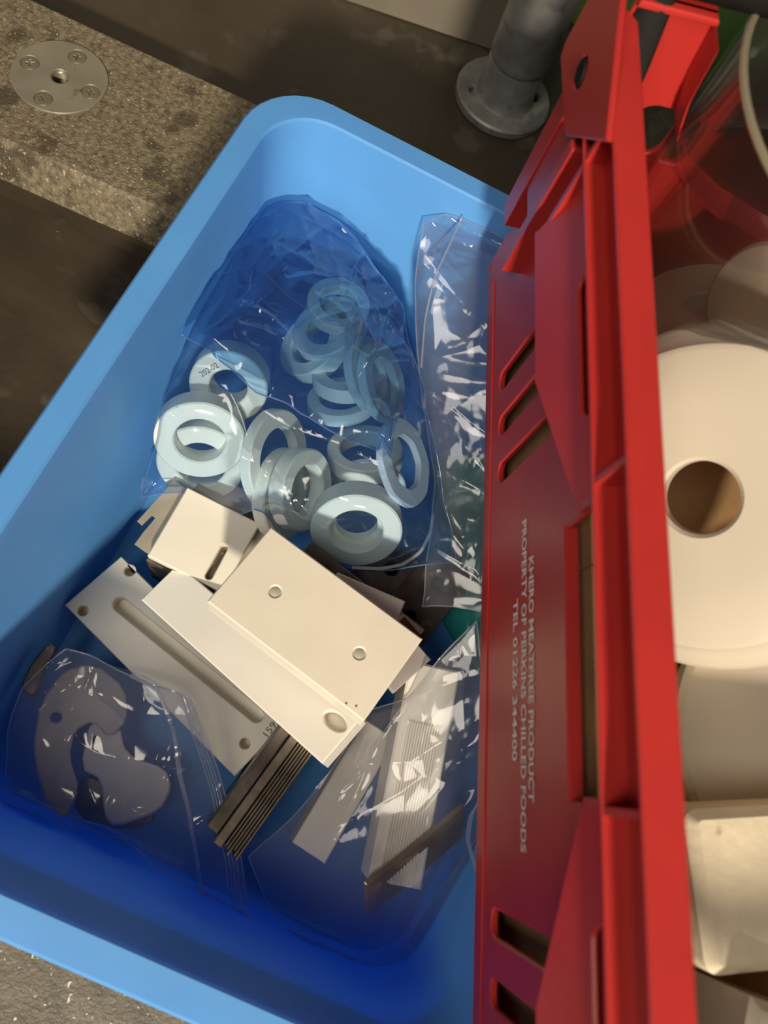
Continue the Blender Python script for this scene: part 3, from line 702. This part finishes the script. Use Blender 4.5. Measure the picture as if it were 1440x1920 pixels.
# proud hoods at both ends of the window, each with an upright vent
for s in (-1, 1):
    hf = Frame(CP(0, -.0150, .128), CU, Vector((0, 0, 1)) + CV * .20)
    if hf.ez.dot(CV) > 0: hf = Frame(hf.w(0, 0, .003), hf.ex, hf.ey)
    hood = [(s * .2425, 0), (s * .146, 0), (s * .062, .035), (s * .062, .060), (s * .2425, .060)]
    vent = rrect2(min(s * .185, s * .108), .040, max(s * .185, s * .108), .0545, .006, 5)
    plate('hood', hf, hood, [vent], 0.003, 0.0010, 'red', crate)
    cbox('hood_end', min(s * .062, s * .0655), max(s * .062, s * .0655), -.0075, .002, .163, LB, .0008)
    # sloped underside of the hood
    V = [CP(s * .2425, -.0145, .1285), CP(s * .146, -.0145, .1285), CP(s * .062, -.0075, .163), CP(s * .2425, .001, .1285), CP(s * .146, .001, .1285), CP(s * .062, .001, .163)]
    V += [v + Vector((0, 0, .002)) for v in V]
    mesh_obj('hood_floor', V, [[0, 1, 4, 3], [1, 2, 5, 4], [6, 7, 10, 9], [7, 8, 11, 10], [0, 1, 7, 6], [1, 2, 8, 7], [3, 4, 10, 9], [4, 5, 11, 10]], 'red', crate, smooth=False)
    cbox('hood_end', min(s * .2425, s * .239), max(s * .2425, s * .239), -PR, .002, .128, LB, .0008)
# rim channel
cbox('rim_flange', -.30, .30, -PR, .004, LB - .0015, LB + .0015, .0008)
splate('rim_web', -0.001, 0.004, [(-.305, LB), (.305, LB), (.305, HT - .002), (-.305, HT - .002)], [], 0.0006)
cbox('rim_top', -.312, .312, -PR, .0045, HT - .003, HT, .0009)
for u in (-.243, -.068, .066, .242):
    V = [CP(u - .0015, .002, LB), CP(u - .0015, -PR + .0006, LB), CP(u - .0015, -PR + .0006, HT - .002), CP(u - .0015, .002, HT - .002)]
    V += [v + CU * .003 for v in V]
    mesh_obj('gusset', V, [[0, 1, 2, 3], [7, 6, 5, 4], [0, 1, 5, 4], [1, 2, 6, 5], [2, 3, 7, 6], [3, 0, 4, 7]], 'red', crate, smooth=False)
# corner ears with pivot hole, and stepped corner ribs
for s in (-1, 1):
    ear = [(s * .226, HT - .001), (s * .272, .172), (s * .332, .168), (s * .336, .175), (s * .330, HT + .018), (s * .30, HT + .02)]
    splate('corner_ear', -PR - .0035, 0.0035, ear, [circle2(s * .2935, .193, .0078, 18)], 0.0008)
    cbox('corner_rib', min(s * .300, s * .318), max(s * .300, s * .318), -.010, .004, .062, .170, .0015)
    cbox('corner_rib', min(s * .262, s * .270), max(s * .262, s * .270), -PR, .003, .064, .174, .0015)
    cbox('corner_rib', min(s * .270, s * .302), max(s * .270, s * .302), -.0085, .003, .10, .172, .0015)
# end walls with the wide dip, and the far side
def eplate(name, u_out, th, outline, holes, bev, mat='red'):
    f = Frame(CP(u_out, 0, 0), CV, Vector((0, 0, 1)))
    return plate(name, f, outline, holes, th, bev, mat, crate)
dip = [(.0, .0), (CW, .0), (CW, HT + .01), (CW - .042, HT + .01), (CW - .046, .195), (CW - .053, .173), (CW - .081, .139), (CW - .116, .121), (CW - .162, .105), (.162, .105), (.116, .121), (.081, .139), (.053, .173), (.046, .195), (.042, HT + .01), (.0, HT + .01)]
for s in (-1, 1):
    eplate('end_wall', s * .312 + (.002 if s > 0 else .002), 0.004, dip, [rrect2(.034, .136, .060, .170, .010, 5), rrect2(CW - .060, .136, CW - .034, .170, .010, 5)], .001)
    pts = [CP(s * .309, a, b) for a, b in ((.042, HT + .008), (.046, .195), (.053, .173), (.065, .155), (.081, .139), (.116, .121), (.162, .105), (.2, .104), (CW - .162, .105), (CW - .116, .121), (CW - .081, .139), (CW - .065, .155), (CW - .053, .173), (CW - .046, .195), (CW - .042, HT + .008))]
    cbox('end_wall_top', min(s * .306, s * .322), max(s * .306, s * .322), 0.0, .043, HT + .006, HT + .010, .001)
    V = []; F = []
    pp = catmull([tuple(p) for p in pts], 60)
    for p in pp:
        p = Vector(p)
        for a_, b_ in ((.003, 0), (-.020, 0), (-.020, -.003), (.003, -.003)): V.append(p + CU * (s * a_) + Vector((0, 0, b_)))
    for i in range(59):
        for k in range(4): F.append([i * 4 + k, i * 4 + (k + 1) % 4, i * 4 + 4 + (k + 1) % 4, i * 4 + 4 + k])
    F += [[0, 1, 2, 3], [59 * 4 + k for k in range(4)]]
    mesh_obj('dip_ledge', V, F, 'red', crate)
splate('side_panel', CW, 0.0045, [(-.31, 0), (.31, 0), (.31, LB), (-.31, LB)], [rrect2(s * c - .0068, .030, s * c + .0068, .118, .0055, 5) for s in (-1, 1) for c in (.131, .1645, .1975)], 0.0012)
cbox('rim_top', -.312, .312, CW - .004, CW + PR, HT - .003, HT, .0009)
splate('rim_web', CW, 0.003, [(-.305, LB - .002), (.305, LB - .002), (.305, HT - .002), (-.305, HT - .002)], [], 0.0006)
holes = []
for i in range(7):
    for j in range(4):
        u = -.26 + .0867 * i; v = .055 + .097 * j; holes.append(rrect2(u - .030, v - .032, u + .030, v + .032, .010, 4))
f = Frame(CP(0, 0, .004), CU, CV)
plate('crate_floor', f, [(-.312, .002), (.312, .002), (.312, CW), (-.312, CW)], holes, .004, .0006, 'red', crate)
# black swing bar
for s in (-1, 1):
    leg = [CP(s * .290, .0095, .172), CP(s * .298, .0095, .200), CP(s * .312, .0095, HT + .008), CP(s * .318, .0095, HT + .0205)]
    tube('swing_bar_leg', catmull([tuple(p) for p in leg], 16), .009, 'black', crate, n=12, flat=(1.0, .5))
    bar = [CP(s * .318, .004, HT + .0205), CP(s * .319, .03, HT + .0205), CP(s * .319, CW / 2, HT + .0205), CP(s * .319, CW - .03, HT + .0205), CP(s * .318, CW - .004, HT + .0205)]
    tube('swing_bar', catmull([tuple(p) for p in bar], 30), .0105, 'black', crate, n=14)
    lathe('pivot_pin', Frame(CP(s * .2935, -PR - .0034, .193), Vector((0, 0, 1)), CU), [(.0001, -.001), (.0062, -.001), (.0066, -.0), (.0066, .012), (.0001, .012)], 'black', crate, n=16, closed=False)
# printed lettering on the side panel
f = Frame(CP(0, -.0002, 0), CU, Vector((0, 0, 1)))
words('lettering', 'KHERO MEATFREE PRODUCT', f, -.0605, .0675, .0850, .0068, 'print', crate, lift=.0003, bold=.014)
words('lettering', 'PROPERTY OF PERKINS CHILLED FOODS', f, -.0850, .0915, .0745, .0068, 'print', crate, lift=.0003, bold=.014)
words('lettering', 'TEL 01226 344400', f, -.0410, .0475, .0615, .0068, 'print', crate, lift=.0003, bold=.014)
fo = Frame(CP(0, -PR - .0002, 0), CU, Vector((0, 0, 1)))

# ================================================================== things inside the crate
def cart(u0, u1, v0, v1, h, lab):
    t = thing('cardboard_tray', CP((u0 + u1) / 2, (v0 + v1) / 2, .004), lab, 'cardboard box', 'cardboard trays in the red crate')
    f = Frame(CP(0, 0, 0), CU, CV); z0 = .0045
    hbox('tray_base', f, u0, u1, v0, v1, z0, z0 + .004, 'card', t, .0005)
    for (a, b, c, d) in ((u0, u1, v0, v0 + .004), (u0, u1, v1 - .004, v1), (u0, u0 + .004, v0 + .004, v1 - .004), (u1 - .004, u1, v0 + .004, v1 - .004)):
        hbox('tray_wall', f, a, b, c, d, z0, z0 + (h if b - a > .02 else .035), 'card', t, .0006)
cart(-.292, -.048, .014, CW - .02, .128, 'brown cardboard tray under the big ivory roller')
cart(-.0465, .290, .014, CW - .02, .128, 'brown cardboard tray under the stained ivory block')
def cframe(u, v, z, tilt, az):             # axis tilted from the vertical towards azimuth az (0 = +u, 90 = +v)
    a = math.radians(tilt); b = math.radians(az)
    n = (CU * math.cos(b) + CV * math.sin(b)) * math.sin(a) + Vector((0, 0, 1)) * math.cos(a)
    x = n.cross(CU if abs(n.dot(CU)) < .9 else CV).normalized()
    return Frame(CP(u, v, z), x, n.cross(x))
# big roller with central hole
f = cframe(-.096, .085, .120, 50, 296)
t = thing('ivory_roller', f.o - Vector((0, 0, .06)), 'big ivory plastic roller with a central hole, lying in the red crate', 'roller')
lathe('roller_body', f, [(.0205, -.002), (.0225, 0), (.050, 0.001), (.080, .0), (.084, -.002), (.086, -.006), (.090, -.010), (.095, -.013), (.0985, -.018), (.100, -.026), (.100, -.046), (.097, -.054), (.090, -.058), (.060, -.058), (.045, -.020), (.0225, -.014), (.0205, -.012)], 'roller', t, n=72)
# stacked discs behind the block
for k, (u, v, z, R, lab) in enumerate(((.028, .205, .058, .098, 'flat ivory disc lying under the big roller'), (.045, .215, .040, .105, 'lower flat ivory disc at the bottom of the tray'))):
    f = cframe(u, v, z, 6, 250)
    o = lathe('ivory_disc', f, [(.015, -.001), (.016, 0), (R - .004, 0), (R, -.003), (R, -.013), (R - .004, -.016), (.016, -.016), (.015, -.015)], 'roller', n=64)
    tag(o, lab, 'disc', 'ivory discs in the red crate')
# stained block
f = Frame(CP(.100, .112, .102), CU * 1.0 + CV * .10, CV)
t = tag(plate('ivory_block', f, rrect2(-.037, -.031, .038, .085, .007, 4), [], .092, .005, 'oldblock'), 'rough stained ivory block standing upright in the red crate', 'block')
f = Frame(CP(.185, .115, .120), CU + CV * -.25, CV)
tag(plate('ivory_block', f, [(-.035, -.03), (.03, -.035), (.035, .07), (-.03, .07)], [], .10, .004, 'roller'), 'smaller greyish ivory block beside the stained one', 'block')
# leaning disc and cylinder by the end wall
f = cframe(-.258, .128, .075, 34, 230)
tag(lathe('ivory_disc', f, [(.012, -.001), (.013, 0), (.046, 0), (.049, -.003), (.049, -.016), (.046, -.019), (.013, -.019), (.012, -.018)], 'roller'), 'ivory disc leaning on edge near the crate end wall', 'disc', 'ivory discs in the red crate')
f = cframe(-.218, .118, .138, 70, 288)
tag(lathe('ivory_cylinder', f, [(.0001, 0), (.030, 0), (.033, -.003), (.033, -.08), (.030, -.083), (.0001, -.083)], 'roller', closed=False), 'stubby ivory cylinder lying above the big roller', 'cylinder')
# clear round container hanging over the dip
cc = CP(-.262, .174, .112)
t = thing('clear_container', cc, 'clear round plastic container resting over the dip of the crate end', 'container')
f = Frame(cc, CU, CV)
lathe('tube_wall', f, [(.1205, 0.0), (.1235, 0.0), (.1255, .118), (.1225, .118)], 'clearpot', t, n=80)
pts = [f.w(.124 * math.cos(a), .124 * math.sin(a), .118) for a in [2 * math.pi * i / 72 for i in range(72)]]
tube('container_rim', pts, .0022, 'potrim', t, n=8, closed=True)
